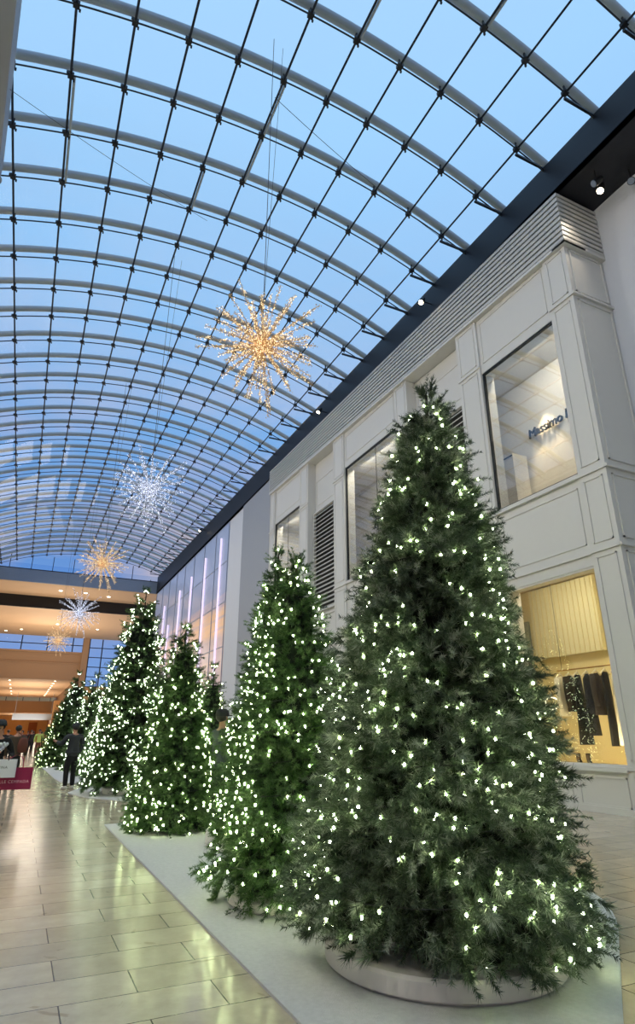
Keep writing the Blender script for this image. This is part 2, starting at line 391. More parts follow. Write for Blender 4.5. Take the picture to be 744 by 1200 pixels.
# cornice of horizontal slats
co = empty('cornice', (10.9, 8, 13.5)); tag(co, 'pale cornice of long horizontal slats along the top of the shopfront', 'cornice')
part(MB().box(11.05, 11.6, 8.1, 29.1, 13.5, 15.15, .6, .76).box(11.5, 12.35, 8.1, 8.5, 13.5, 15.2), 'back_panel', M['slatback'], co)
NS = 10
for i in range(NS):
    zb = 13.52+i*1.66/NS; h = 1.66/NS*.62
    zb2 = 14.27+i*1.4/NS; h2 = 1.4/NS*.62
    xf = 10.84
    m = MB()
    # long run + return, mitred
    def sec(x, y, z, hh, ox, oy): return [(x, y, z), (x, y, z+hh), (x+ox, y+oy, z+hh*1.05), (x+ox, y+oy, z-hh*.2)]
    A = [(xf, 29.1, zb2), (xf, 29.1, zb2+h2), (xf+.2, 29.1, zb2+h2*1.1), (xf+.2, 29.1, zb2+h2*.3)]
    B = [(xf, 7.88, zb), (xf, 7.88, zb+h), (xf+.2, 8.08, zb+h*1.1), (xf+.2, 8.08, zb+h*.3)]
    D = [(12.34, 7.88, zb), (12.34, 7.88, zb+h), (12.34, 8.08, zb+h*1.1), (12.34, 8.08, zb+h*.3)]
    fs = []
    for s_ in (0, 4):
        for j in range(4): fs.append((s_+j, s_+(j+1) % 4, s_+4+(j+1) % 4, s_+4+j))
    fs += [(3,2,1,0), (8,9,10,11)]
    m.add(A+B+D, fs)
    part(m, 'slat', M['slat'], co)
part(MB().box(10.84, 11.6, 7.88, 29.1, 13.42, 13.5, .76, .76).box(10.84, 12.35, 7.88, 8.3, 13.42, 13.54), 'bottom_rail', M['panel'], co)

# navy fascia and soffit below the glass vault
def ftop(y): return 16.40+.012*(y-11.56)
fa = MB(); fa.box(10.9, 11.0, -10, 62, 15.2+.0, ftop(-10), ftop(62)-ftop(-10))
struct('trim_1', fa, M['navy'])
struct('trim_2', MB().box(10.9, 16, -10, 62, 15.2, 15.3, 0), M['navy'])
# rest of facade further on
struct('wall_hoarding', MB().box(10.92, 11.6, 29.1, 33.9, 0, 15.9), M['grey_wall'])
struct('wall_column', MB().box(11.0, 11.8, 33.95, 36.9, 0, 15.6), M['white_wall'])
fc = empty('wall_facade', (11, 37, 0)); fc['kind'] = 'structure'
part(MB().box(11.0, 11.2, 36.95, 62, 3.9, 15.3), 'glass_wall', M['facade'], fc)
m = MB()
for i in range(9): m.box(10.96, 11.0, 37+i*3.1, 37.06+i*3.1, 3.9, 15.3)
for z in (6.7, 9.6, 12.4): m.box(10.97, 11.0, 36.95, 62, z, z+.05)
part(m, 'mullion', M['greyband'], fc)
part(MB().box(10.9, 11.9, 36.95, 62, 3.5, 3.9).box(11.6, 11.8, 36.95, 62, 0, 3.5), 'shopfront', M['wall'], fc)
for z in (3.05, 3.3): part(MB().box(11.4, 11.55, 37, 61, z, z+.06), 'light_strip', M['led'], fc)
# led tubes : (y, z top)
for y, zt in ((38.6, 14.4), (42.6, 14.0), (46.7, 13.5), (50.7, 13.2), (54.6, 10.8), (57.0, 13.0), (60.2, 12.2)):
    part(MB().tube([(10.93, y, 4.2), (10.93, y, zt)], .075, 8), 'led_tube', M['ledtube'], fc)

# ------------------------------------------------------------------ vaulted glass roof
XC, RAD = 4.0, 18.7
ZC0 = 17.6-RAD
def vz(x, y, r=RAD): return ZC0+math.sqrt(max(0, r*r-(x-XC)**2))+.012*(y-11.56)
PX = [10.9]+[9.97-1.25*i for i in range(12)]+[-4.3]
ribs_y = [11.56+1.7*i for i in range(-12, 30)]
ce = empty('ceiling', (4, 12, 16)); ce['kind'] = 'structure'
for y in ribs_y:
    xs = [11.5+(PX[-1]-11.5)*i/28 for i in range(29)]
    part(MB().tube([(x, y, vz(x, y)+.36) for x in xs], .115, 10), 'arch_tube', M['steel'], ce, smooth=True)
    part(MB().tube([(x, y, vz(x, y)) for x in xs[1:]], .022, 5), 'glazing_rafter', M['darksteel'], ce)
    c_ = MB()
    for x in PX[1:-1]:
        z = vz(x, y); c_.box(x-.07, x+.07, y-.07, y+.07, z-.05, z+.05); c_.box(x-.02, x+.02, y-.02, y+.02, z, z+.3)
        c_.box(x-.10, x-.06, y-.1, y-.06, z-.07, z-.0); c_.box(x+.06, x+.10, y+.06, y+.1, z-.07, z-.0)
    part(c_, 'node_clamp', M['darksteel'], ce)
for x in PX[1:]:
    y0, y1 = ribs_y[0], ribs_y[-1]+.4
    part(MB().tube([(x, y0, vz(x, y0)-.01), (x, y1, vz(x, y1)-.01)], .03, 6), 'purlin', M['darksteel'], ce)
# some doubled grey conduits along purlins
for x, ya, yb in ((5.0, 6.5, 8.2), (-1.25, 11.6, 15), (7.5, 4.8, 6.5), (2.5, 13.3, 15), (3.75, 9.9, 13.3)):
    part(MB().tube([(x+.05, ya, vz(x, ya)+.03), (x+.05, yb, vz(x, yb)+.03)], .035, 6), 'conduit', M['steel'], ce)
g = MB(); fr = MB()
for i in range(len(PX)-1):
    xa, xb = PX[i+1], PX[i]
    for j in range(len(ribs_y)-1):
        ya, yb = ribs_y[j], ribs_y[j+1]
        q = fr if (abs(xb-5.0) < .01 or abs(xa-5.0) < .01) and xa > 4.9 and abs(ya-8.16) < .1 else g
        v = [(xa, ya, vz(xa, ya)+.02), (xb, ya, vz(xb, ya)+.02), (xb, yb, vz(xb, yb)+.02), (xa, yb, vz(xa, yb)+.02)]
        q.add(v, [(0,1,2,3)])
gp = part(g, 'roof_glass', M['roofglass'], ce)
if fr.v: part(fr, 'stained_pane', M['frost'], ce)
# short dark brackets where the arches land on the fascia
for y in ribs_y[6:]:
    part(MB().box(9.9, 10.9, y-.03, y+.03, vz(10.4, y)-.12, vz(10.4, y)-.06), 'bracket', M['darksteel'], ce)
# end wall of the vault
struct('trim_3', MB().box(-6, 10.9, 61.9, 62.1, 15.2, 16.4), M['greyband'])
cl = MB()
ew = empty('window_7', (3, 62, 16.4)); ew['kind'] = 'structure'
for x in [-5+1.9*i for i in range(9)]: cl.box(x-.03, x+.03, 61.95, 62.05, 16.4, 17.9 if -4 < x < 10 else 16.6)
cl.box(-6, 10.9, 61.95, 62.05, 16.38, 16.5)
part(cl, 'mullion', M['darksteel'], ew)
part(MB().box(-6, 10.9, 61.99, 62.0, 16.4, 17.0), 'clerestory_glass', M['roofglass'], ew)
# left springing of the vault and the grey beam close to the camera
struct('trim_4', MB().box(-6.4, -4.3, -10, 62, 15.6, 16.1, .6), M['greyband'])
gb = MB(); gb.add([(-4.6, 3, 14.9), (-1.6, 3, 14.9), (-2.68, 14.2, 14.9), (-4.6, 14.2, 14.9), (-4.6, 3, 15.9), (-1.6, 3, 15.9), (-2.68, 14.2, 15.9), (-4.6, 14.2, 15.9)],
                  [(0,3,2,1), (4,5,6,7), (0,1,5,4), (1,2,6,5), (2,3,7,6), (3,0,4,7)])
struct('trim_5', gb, M['grey_wall'])

# ------------------------------------------------------------------ far part of the mall
struct('ceiling_far', MB().box(-6, 14, 62, 68.6, 15.2, 15.6), M['beige'])
struct('trim_6', MB().box(-6, 14, 68.4, 68.6, 13.95, 15.2), M['black'])
struct('ceiling_middle', MB().box(-6, 14, 68.6, 89, 13.95, 14.3), M['beige'])
struct('trim_7', MB().box(-6, 6.4, 89, 89.4, 8.3, 11.75).box(-6, 6.4, 88.7, 89.5, 11.75, 12.0).box(-6, 6.4, 88.8, 89, 10.4, 10.55), M['beige2'])
struct('wall_pier', MB().box(6.4, 7.2, 88.6, 89.6, 0, 14), M['beige2'])
wf = empty('window_8', (0, 89, 12)); wf['kind'] = 'structure'
m = MB()
for x in (-4.5, -1.3, 1.9, 5.1): m.box(x-.07, x+.07, 89.1, 89.25, 12, 13.95)
m.box(-6, 6.4, 89.1, 89.25, 12.9, 13.0)
part(m, 'mullion', M['darksteel'], wf); part(MB().box(-6, 6.4, 89.15, 89.17, 12, 13.95), 'glass', M['roofglass'], wf)
wf = empty('window_9', (7.2, 89, 8.2)); wf['kind'] = 'structure'
m = MB()
for x in (7.3, 9.0, 12.8): m.box(x-.07, x+.07, 89.1, 89.25, 7.5, 13.95)
for z in (7.5, 8.8, 10.1, 11.4, 12.7): m.box(7.2, 14, 89.1, 89.25, z, z+.1)
part(m, 'mullion', M['darksteel'], wf); part(MB().box(7.2, 14, 89.15, 89.17, 7.5, 13.95), 'glass', M['roofglass'], wf)
struct('wall_far_right', MB().box(7.2, 16, 89, 89.5, 0, 7.5), M['orange_wall'])
struct('ceiling_low', MB().box(-6, 6.4, 89.4, 135, 8.3, 8.6), M['beige'])
struct('trim_8', MB().box(-6, 7, 135, 135.5, 5.4, 7.6), M['beige2'])
wf = empty('window_10', (0, 135, 7.6)); wf['kind'] = 'structure'
m = MB()
for x in (-3, 0, 3, 5): m.box(x-.06, x+.06, 135.1, 135.2, 7.6, 8.3)
part(m, 'mullion', M['darksteel'], wf); part(MB().box(-6, 7, 135.14, 135.16, 7.6, 8.3), 'glass', M['roofglass'], wf)
struct('ceiling_last', MB().box(-6, 7, 135.5, 160, 5.4, 5.6), M['beige'])
struct('wall_far', MB().box(-6, 7, 160, 160.4, 0, 12), M['orange_wall'])
struct('wall_shopfronts', MB().box(6.0, 6.4, 89.6, 160, 0, 8.3), M['brownwood'])
struct('trim_9', MB().box(5.9, 6.0, 110, 150, .5, 3.4), glow('lit_shop_window', (255, 196, 120), 1.1))
hb = MB().box(-1.2, 5.2, 118, 118.2, 3.75, 4.75).box(-.9, -.85, 118.05, 118.1, 4.75, 8.3).box(4.8, 4.85, 118.05, 118.1, 4.75, 8.3)
tag(hb.build('hanging_banner', plain('pale_banner', (150, 164, 182), .6)), 'pale blue-grey banner board hanging across the far end of the mall', 'banner')
tag(MB().box(2.1, 3.9, 159.7, 159.95, 0, 4.0).build('rust_screen', M['rustdoor']), 'rust-brown panel on the orange wall at the far end', 'panel')
gp_ = MB().box(4.3, 5.2, 101, 101.8, 0, 6.2)
tag(gp_.build('gold_pillar', plain('tan_pillar', (176, 132, 84), .6)), 'golden-brown square pillar behind the farthest small tree', 'pillar')

# ------------------------------------------------------------------ downlights, spotlights and added fill lights
def downlight(x, y, z, label, r=.14, group='round downlights in the beige ceilings'):
    d = empty('downlight', (x, y, z)); tag(d, label, 'ceiling light', group)
    MB().lathe([(r*1.5, 0), (r*1.5, .03), (r, .03)], n=16).build('trim_ring', M['plinth'], d, loc=(0, 0, -.035))
    MB().lathe([(r, 0), (r, .02)], n=16).build('lamp', M['led'], d, loc=(0, 0, -.045))
for i, (x, y) in enumerate(((1.8, 64.6), (4.2, 64.6), (6.6, 65.5))):
    downlight(x, y, 15.2, 'round downlight in the highest beige soffit, %s' % ('left one above the golden starburst', 'middle one beside the golden starburst', 'right one, above the tall dense tree')[i], .16)
for i, (x, y) in enumerate(((-1.5, 84), (2.4, 78), (7.2, 80), (-3.3, 86))):
    downlight(x, y, 13.95, ('round downlight in the big curved beige ceiling, far left edge', 'round downlight in the big curved beige ceiling, centre', 'round downlight in the big curved beige ceiling, by the tall dense tree', 'round downlight in the big curved beige ceiling, lowest left')[i], .14)
for i in range(9):
    downlight(3.6, 91+i*4.6, 8.3, 'one of the small downlights running in a line away along the low beige ceiling', .13, 'line of small downlights along the low ceiling')
for i in range(5):
    downlight(-2.0, 92+i*8, 8.3, 'one of the sparse small downlights at the left of the low beige ceiling', .12, 'sparse downlights at the left of the low ceiling')

def spotlight(x, y, z, label, aim=(-.6, -.2, -1), lit=True, wall=(1, 0, 0), group='spotlights along the roof edge'):
    s = empty('spotlight', (x, y, z)); tag(s, label, 'spotlight', group)
    a = Vector(aim).normalized(); p = Vector((0, 0, 0))-a*.16
    MB().tube([tuple(p), tuple(p+a*.1), tuple(a*.1)], [.07, .09, .1], 14).build('lamp_head', M['black'], s)
    MB().tube([tuple(a*.1), tuple(a*.115)], .085, 14).build('lens', M['led'] if lit else M['greyband'], s)
    wv = Vector(wall)
    MB().tube([(0, 0, 0), tuple(wv*.35), tuple(wv*.55)], .02, 6).build('arm', M['black'], s)
    if lit:
        L = bpy.data.lights.new('spot', 'SPOT'); L.energy = 160; L.color = (1, .86, .66); L.spot_size = 1.25; L.spot_blend = .8; L.shadow_soft_size = .12
        o = bpy.data.objects.new('spot_lamp', L); C.objects.link(o); o.parent = s; o.location = a*.2
        o.rotation_euler = a.to_track_quat('-Z', 'Y').to_euler()
    return s
spotlight(11.75, 7.2, 15.0, 'lit spotlight under the navy soffit above the cornice corner', (-.5, .1, -1), wall=(0, 0, 1))
spotlight(10.5, 13.5, 15.7, 'lit spotlight on the navy fascia above the cornice, nearest the golden starburst', (-.6, -.1, -1))
spotlight(10.5, 21.8, 15.7, 'lit spotlight on the navy fascia right above the tree pair', (-.6, .1, -1))
spotlight(10.5, 43.2, 16.4, 'lit spotlight on the navy fascia above the glowing glass facade', (-.7, 0, -1))
spotlight(11.3, 7.0, 14.8, 'unlit black spotlight under the navy soffit, just left of the lit one', (-.7, .4, -.6), False, (0, 0, 1))
spotlight(12.1, 6.6, 14.8, 'unlit pale-faced spotlight under the navy soffit, right of the lit one', (-.7, -.3, -.6), False, (0, 0, 1))
spotlight(-2.62, 13.4, 14.65, 'black spotlight at the left edge of the glass roof, upper of two', (.7, -.4, -.6), False, (0, 0, 1))
spotlight(-2.72, 14.6, 14.35, 'black spotlight at the left edge of the glass roof, lower of two', (.7, -.4, -.6), False, (0, 0, 1))

def area(name, loc, size, power, color, rot=(0, 0, 0), sy=None):
    L = bpy.data.lights.new(name, 'AREA'); L.energy = power; L.color = color; L.size = size
    if sy: L.shape = 'RECTANGLE'; L.size_y = sy
    o = bpy.data.objects.new(name, L); C.objects.link(o); o.location = loc; o.rotation_euler = rot; return o
WARM = (1, .86, .68)
for y in range(-5, 60, 6):  # unseen fill spots added along the left to brighten the wall and floor
    L = bpy.data.lights.new('left_edge_fill', 'SPOT'); L.energy = 960; L.color = (1, .93, .82); L.spot_size = 2.5; L.spot_blend = .6; L.shadow_soft_size = .18
    o = bpy.data.objects.new('left_edge_fill', L); C.objects.link(o); o.location = (-5.4, y, 14.8); o.rotation_euler = Vector((.75, .1, -.8)).to_track_quat('-Z', 'Y').to_euler()
for y0 in (10, 19, 27.5):
    area('display_light', (11.75, y0+.2, 5.5), .3, 85, (1, .93, .74), (0, -.3, 0), 4)
    area('display_floor_light', (11.55, y0+.2, .98), .12, 55, (1, .84, .52), (0, -2.0, 0), 4)
    area('upper_room_light', (11.75, y0, 12.5), .3, 170, (1, .9, .76), (0, -.5, 0), 3)
for y in (12.0, 21.7):
    L = bpy.data.lights.new('sign_spot', 'SPOT'); L.energy = 1300; L.color = (1, .74, .42); L.spot_size = .75; L.spot_blend = .9; L.shadow_soft_size = .04
    o = bpy.data.objects.new('sign_spot', L); C.objects.link(o); o.location = (13.0, y-.3, 12.0); o.rotation_euler = (0, -.2, 0)
area('far_ceiling_fill', (2, 66, 6), 6, 500, WARM, (PI, 0, 0)); area('far_ceiling_fill', (2, 78, 6), 8, 1000, WARM, (PI, 0, 0))  # unseen area fills added to light the far beige ceilings from below
area('far_ceiling_fill', (1, 100, 3.5), 6, 900, WARM, (PI, 0, 0), 12); area('far_ceiling_fill', (1, 120, 3.5), 6, 900, WARM, (PI, 0, 0), 12)
area('far_ceiling_fill', (1, 146, 3), 6, 400, WARM, (PI, 0, 0), 8); area('far_front_fill', (1, 150, 5.2), 6, 800, WARM, (-.6, 0, 0))
area('far_face_fill', (2, 80, 10), 5, 200, WARM, (-PI/2, 0, 0))  # added fill without a fixture, like the far ones above

# ------------------------------------------------------------------ mats
def smooth_poly(pts, n=6, sharp=()):
    out = []; k = len(pts)
    for i in range(k):
        p0, p1, p2, p3 = [Vector(pts[(i+d) % k]) for d in (-1, 0, 1, 2)]
        if i in sharp and (i+1) % k in sharp: out.append(tuple(p1)); continue
        if i in sharp: p0 = p1-(p2-p1)
        if (i+1) % k in sharp: p3 = p2+(p2-p1)
        for j in range(n):
            t = j/n
            out.append(tuple(.5*((2*p1)+(p2-p0)*t+(2*p0-5*p1+4*p2-p3)*t*t+(3*p1-p0-3*p2+p3)*t**3)))
    return out
def mat_(pts, sharp, label):
    tag(MB().prism(smooth_poly(pts, 8, sharp), 0.0, .018).build('floor_mat', M['mat']), label, 'mat', 'white felt mats under the trees')
mat_([(1.65, 1.6), (2.45, 2.2), (3.27, 2.92), (4.17, 3.67), (4.95, 4.35), (5.45, 5.05), (5.8, 6.4), (5.8, 9), (5.2, 11.4), (4.6, 12.6), (1.62, 12.05)], (0, 9, 10), 'white felt mat under the tallest tree, nearest to the camera')
mat_([(1.46, 18.7), (1.75, 17.4), (2.12, 16.62), (2.87, 15.63), (3.9, 15.3), (5, 16.4), (5.3, 19), (4.4, 21.2), (2.2, 21.2)], (0, 7, 8), 'white felt mat under the very tall densely lit tree')
mat_([(1.3, 33.6), (1.45, 24.5), (1.62, 22.6), (2.4, 22.3), (4.2, 22.8), (5.2, 26), (5.2, 36), (4.2, 41), (1.6, 41)], (0, 1, 7, 8), 'white felt mat under the farthest cluster of trees')

# ------------------------------------------------------------------ trees
def tree(loc, h, rb, plr, label, plinth_label, mat='needle_green', tips=2500, needles=45, nl=.07, nw=.004, bulbs=500, br=.012, seed=1, parts=100, z0=.12, power=30, droop=.22, lean=0, dim=None, shape=.9, col=(236, 255, 190)):
    rs = np.random.RandomState(seed)
    root = empty('christmas_tree', (loc[0], loc[1], .018 if plr is None else .018+z0))
    gz = root.location.z
    if lean: root.rotation_euler = Matrix.Rotation(lean, 3, Vector((math.sin(yaw), math.cos(yaw), 0))).to_euler()
    tag(root, label, 'christmas tree', 'lit christmas trees')
    if plr:
        p = MB(); p.lathe([(plr-.03, 0), (plr-.03, .02), (plr, .02), (plr, z0-.02), (plr-.015, z0), (.01, z0)], n=72)
        tag(p.build('round_plinth', M['plinth'], loc=(loc[0], loc[1], .018), smooth=False), plinth_label, 'plinth', 'round white plinths under the trees')
    H_ = h-gz
    def rad(t): return rb*((1-t)**shape)+.055
    nb = tips//15
    # branches: even spread over the cone surface
    u = (np.arange(nb)+.5)/nb
    t = 1-np.sqrt(1-u*(1-.0009)); t = np.clip(t*1.0, 0, .985)
    ang = np.arange(nb)*2.399963+rs.normal(0, .25, nb)
    lay = rs.uniform(0, 1, nb)
    r_end = rad(0)*0+np.array([rad(x) for x in t])*(.64+.40*rs.uniform(0, 1, nb)**.6)
    # layered clumps
    lump = 1+.06*np.sin(ang*3+t*17+seed)+.05*np.sin(ang*5-t*31)
    r_end *= lump*np.clip(.84+t*2.2, 0, 1)
    zc = .06+t*(H_-.12)
    ends = []; dirs = []
    for i in range(nb):
        a = ang[i]; out = np.array([math.cos(a), math.sin(a), 0.]); side = np.array([-math.sin(a), math.cos(a), 0.])
        tilt = -.34+.85*t[i]+rs.normal(0, .16)       # droop low down, lift at the top
        ax = out*math.cos(tilt)+np.array([0, 0, math.sin(tilt)])
        base = np.array([0, 0, zc[i]])+out*r_end[i]
        L = .11+.13*(1-t[i])
        for k in range(15):
            s_ = rs.uniform(-1, 1); f_ = rs.uniform(-1.1, .15)
            pos = base+ax*f_*L*1.5+side*s_*L*(.55-.3*f_)+np.array([0, 0, rs.normal(0, .045)])
            d = ax+out*.35+side*s_*.7+rs.normal(0, .28, 3)+np.array([0, 0, .12 if k % 2 else -.1])
            ends.append(pos); dirs.append(d/np.linalg.norm(d))
    # sprays hanging over the rim at the foot of the tree
    for c in range(9 if plr else 12):
        a = c*2.399963+seed; out = np.array([math.cos(a), math.sin(a), 0.]); side = np.array([-math.sin(a), math.cos(a), 0.])
        dl = rs.uniform(.1, 1.0)
        for k in range(20):
            f_ = rs.uniform(0, 1)
            pos = out*(rb*(.80+.10*f_)*.98)+side*rs.normal(0, .06)+np.array([0, 0, .17-.30*f_*dl])
            d = out*.55+side*rs.normal(0, .35)+np.array([0, 0, -.7*dl+rs.normal(0, .2)])
            ends.append(pos); dirs.append(d/np.linalg.norm(d))
    # crown tips
    for k in range(14):
        a = k*2.4; d = np.array([math.cos(a)*.45, math.sin(a)*.45, 1.])
        ends.append(np.array([math.cos(a)*.04, math.sin(a)*.04, H_-.18+.1*rs.rand()])); dirs.append(d/np.linalg.norm(d))
    P = np.array(ends); D = np.array(dirs)
    P[:, 2] = np.maximum(P[:, 2], .05 if plr is None else -z0*.75)
    n = len(P)
    K = needles
    ref = np.where(np.abs(D[:, 2:3]) < .9, np.array([[0, 0, 1.]]), np.array([[1., 0, 0]]))
    A = np.cross(D, ref); A /= np.linalg.norm(A, axis=1, keepdims=True); B = np.cross(D, A)
    kind = rs.rand(n) < .45         # long-needled tufts against short bristly sprigs
    along = rs.uniform(0, 1, (n, K)); th = rs.uniform(0, 2*PI, (n, K))
    spread = np.where(kind[:, None], rs.uniform(.2, 1.05, (n, K)), rs.uniform(.7, 1.15, (n, K)))
    ln = np.where(kind[:, None], nl*rs.uniform(.9, 1.3, (n, K)), nl*.5*rs.uniform(.7, 1.2, (n, K)))
    tl = np.where(kind[:, None], nl*.9, nl*2.0)
    rad_ = (A[:, None, :]*np.cos(th)[..., None]+B[:, None, :]*np.sin(th)[..., None])
    nd = D[:, None, :]*np.cos(spread)[..., None]+rad_*np.sin(spread)[..., None]
    b0 = P[:, None, :]+D[:, None, :]*(along*tl)[..., None]
    tipp = b0+nd*ln[..., None]
    wv = np.cross(nd, rs.normal(0, 1, (n, K, 3))); wv /= np.linalg.norm(wv, axis=2, keepdims=True)
    v0 = b0-wv*nw*.5; v1 = b0+wv*nw*.5
    V = np.stack([v0, v1, tipp], axis=2).reshape(-1, 3)
    tint = np.clip(rs.normal(.42, .26, (n, 1))+rs.normal(0, .12, (n, K)), 0, 1)
    tint = np.repeat(tint.reshape(-1), 3); tint = np.clip(tint+np.tile([-.16, -.16, .22], len(tint)//3), 0, 1)
    # a twig for every tip (thin triangle strip back into the tree)
    back = P-D*.16
    wv2 = A*.0035
    V2 = np.stack([back-wv2, back+wv2, P+D*tl*.9], axis=1).reshape(-1, 3)
    V = np.concatenate([V, V2]); tint = np.concatenate([tint, np.full(len(V2), .05)])
    V[:, 2] = np.maximum(V[:, 2], -gz+.022)
    nv = len(V); nf = nv//3
    me = bpy.data.meshes.new('foliage')
    me.vertices.add(nv); me.vertices.foreach_set('co', V.astype(np.float32).ravel())
    me.loops.add(nv); me.loops.foreach_set('vertex_index', np.arange(nv, dtype=np.int32))
    me.polygons.add(nf); me.polygons.foreach_set('loop_start', np.arange(0, nv, 3, dtype=np.int32))
    at = me.attributes.new('tint', 'FLOAT', 'POINT'); at.data.foreach_set('value', tint.astype(np.float32))
    me.update(calc_edges=True); me.materials.append(M[mat])
    fo = bpy.data.objects.new('foliage', me); C.objects.link(fo); fo.parent = root
    # inner branches: a ragged dark cone
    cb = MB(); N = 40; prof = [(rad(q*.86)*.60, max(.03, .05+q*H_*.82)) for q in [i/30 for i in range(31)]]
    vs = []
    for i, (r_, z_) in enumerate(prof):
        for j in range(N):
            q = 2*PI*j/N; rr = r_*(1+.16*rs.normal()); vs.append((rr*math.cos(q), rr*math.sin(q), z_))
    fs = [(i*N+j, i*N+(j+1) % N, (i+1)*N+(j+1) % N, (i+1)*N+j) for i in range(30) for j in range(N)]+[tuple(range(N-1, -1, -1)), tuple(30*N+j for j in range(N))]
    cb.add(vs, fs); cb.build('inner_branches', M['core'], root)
    MB().lathe([(.06, 0), (.045, H_*.5), (.012, H_-.12)], n=10).build('trunk', M['trunk'], root)
    # bulbs
    em = glow('fairy_bulb', col, power)
    idx = rs.permutation(n)
    pts = []
    cell = {}
    mind = math.sqrt(PI*rb*H_/max(bulbs, 1))*.55
    for i in idx:
        p = P[i]+D[i]*(.01+nl*.45)
        rr = math.hypot(p[0], p[1]); tt = min(1, max(0, p[2]/H_))
        if rr < rad(tt)*.86 and tt < .93: continue
        if dim and not dim(p): continue
        key = (int(p[0]//mind), int(p[1]//mind), int(p[2]//mind))
        if key in cell: continue
        cell[key] = 1; pts.append(p)
        if len(pts) >= bulbs: break
    cvec = np.array([-loc[0], -loc[1], 1.5-gz])
    pts.sort(key=lambda p: np.linalg.norm(p-cvec))
    def bulb_geo(mb, c, r): mb.ball(c, (r, r, r*1.25), 8, 6)
    if parts:
        bm_ = MB(); bulb_geo(bm_, (0, 0, 0), br); first = bm_.build('bulb', em, root, smooth=True, loc=tuple(pts[0]))
        for p in pts[1:parts]:
            o = first.copy(); C.objects.link(o); o.parent = root; o.location = tuple(p)
    rest = MB()
    for p in pts[parts:]: bulb_geo(rest, tuple(p), br) if parts else rest.ball(tuple(p), (br, br, br*1.2), 6, 4)
    if rest.v:
        o = rest.build('fairy_lights', em, root, smooth=True); o['kind'] = 'stuff'
    # the cable of the lights, wound round the tree
    turns = 11; cable = []
    for i in range(turns*16):
        q = i/(turns*16); a = 2*PI*turns*q
        cable.append((rad(q)*.86*math.cos(a), rad(q)*.86*math.sin(a), .1+q*(H_-.25)))
    if parts: MB().tube(cable, .004, 4).build('light_cable', M['black'], root)
    return root

tree((2.97, 4.15), 4.74, 1.04, .84, 'tallest frosted christmas tree in the foreground on a round white plinth', 'round white plinth under the foreground tree', 'needle_frosted', 10500, 70, .080, .0060, 700, .009, 11, 100, .13, 100, shape=.84, lean=.04)
tree((2.62, 6.05), 3.50, .80, .62, 'green lit christmas tree right behind the foreground tree, front one of the pair', 'white plinth mostly hidden under the front tree of the pair', 'needle_green', 6500, 60, .066, .0055, 560, .0095, 12, 100, .09, 75, shape=.88)
tree((3.56, 9.0), 4.50, .86, .95, 'taller christmas tree at the back of the pair, its top left of the front one', 'white plinth whose left end shows between the trees', 'needle_green', 6000, 48, .072, .007, 560, .0105, 13, 100, .2, 65, shape=.88)
tree((2.52, 10.9), 3.42, .74, None, 'bushy christmas tree touching the mat, its point below the glowing facade', '', 'needle_green', 5000, 46, .075, .0075, 400, .0115, 14, 100, .1, 60, shape=.85)
tree((3.95, 13.9), 3.05, .62, None, 'small christmas tree half hidden to the right of the bushy tree', '', 'needle_green', 1900, 38, .08, .009, 170, .012, 15, 0, .1, 40)
tree((2.87, 17.97), 5.60, 1.2, .62, 'very tall christmas tree thickly covered in white lights in the middle of the row', 'small white plinth under the thickly lit tall tree', 'needle_green', 5500, 36, .10, .013, 1200, .0135, 16, 100, .16, 26, shape=.7, col=(240, 255, 215))
tree((3.1, 25.6), 3.35, .9, None, 'christmas tree whose tip just shows left of the thickly lit tall tree', '', 'needle_green', 2000, 26, .12, .017, 380, .018, 17, 0, .1, 13, shape=.8, col=(240, 255, 215))
tree((2.93, 29.7), 4.05, 1.05, None, 'far christmas tree, right one of the two narrow points beyond the man in dark', '', 'needle_green', 2200, 24, .13, .02, 470, .019, 18, 0, .1, 13, shape=.8, col=(240, 255, 220))
tree((2.75, 38.0), 4.85, 1.15, None, 'far christmas tree, left one of the two narrow points, thick with white lights', '', 'needle_green', 2200, 24, .14, .022, 560, .022, 19, 0, .1, 13, shape=.7, col=(236, 252, 230))
tree((2.0, 33.6), 3.1, .95, None, 'dark sparsely lit christmas tree at the left end of the far cluster', '', 'needle_green', 2200, 24, .13, .02, 150, .019, 20, 0, .1, 18, shape=.8, dim=lambda p: p[0] < -.15)

# ------------------------------------------------------------------ starburst chandeliers
def spike_mesh(seed, mats):
    rs = random.Random(seed); m = MB(); m.tube([(0, 0, 0), (0, 0, 1)], .006, 5)
    for i in range(190):
        z = rs.uniform(.06, 1.0)**1.15; a = rs.uniform(0, 2*PI); r = rs.uniform(.004, .045)*(.55+.6*z); s = rs.uniform(.008, .02)
        c = Vector((r*math.cos(a), r*math.sin(a), z)); m.cur = 0 if rs.random() < .72 else 1
        vs = [c+Vector((rs.uniform(-1, 1), rs.uniform(-1, 1), rs.uniform(-1, 1))).normalized()*s for _ in range(4)]
        m.add(vs, [(0,1,2), (0,3,1), (1,3,2), (2,3,0)])
    me = bpy.data.meshes.new('spike'); me.from_pydata(m.v, [], m.f)
    for mm in mats: me.materials.append(mm)
    me.polygons.foreach_set('material_index', m.mi); me.update(); return me
gold = [plain('gold_glitter', (216, 186, 140), .35, .6), glow('gold_sparkle', (255, 222, 172), 1.7)]
silver = [plain('silver_glitter', (196, 202, 214), .25, .7), glow('silver_sparkle', (232, 236, 255), 1.6)]
gm = [spike_mesh(i, gold) for i in range(3)]; sm = [spike_mesh(i+9, silver) for i in range(3)]
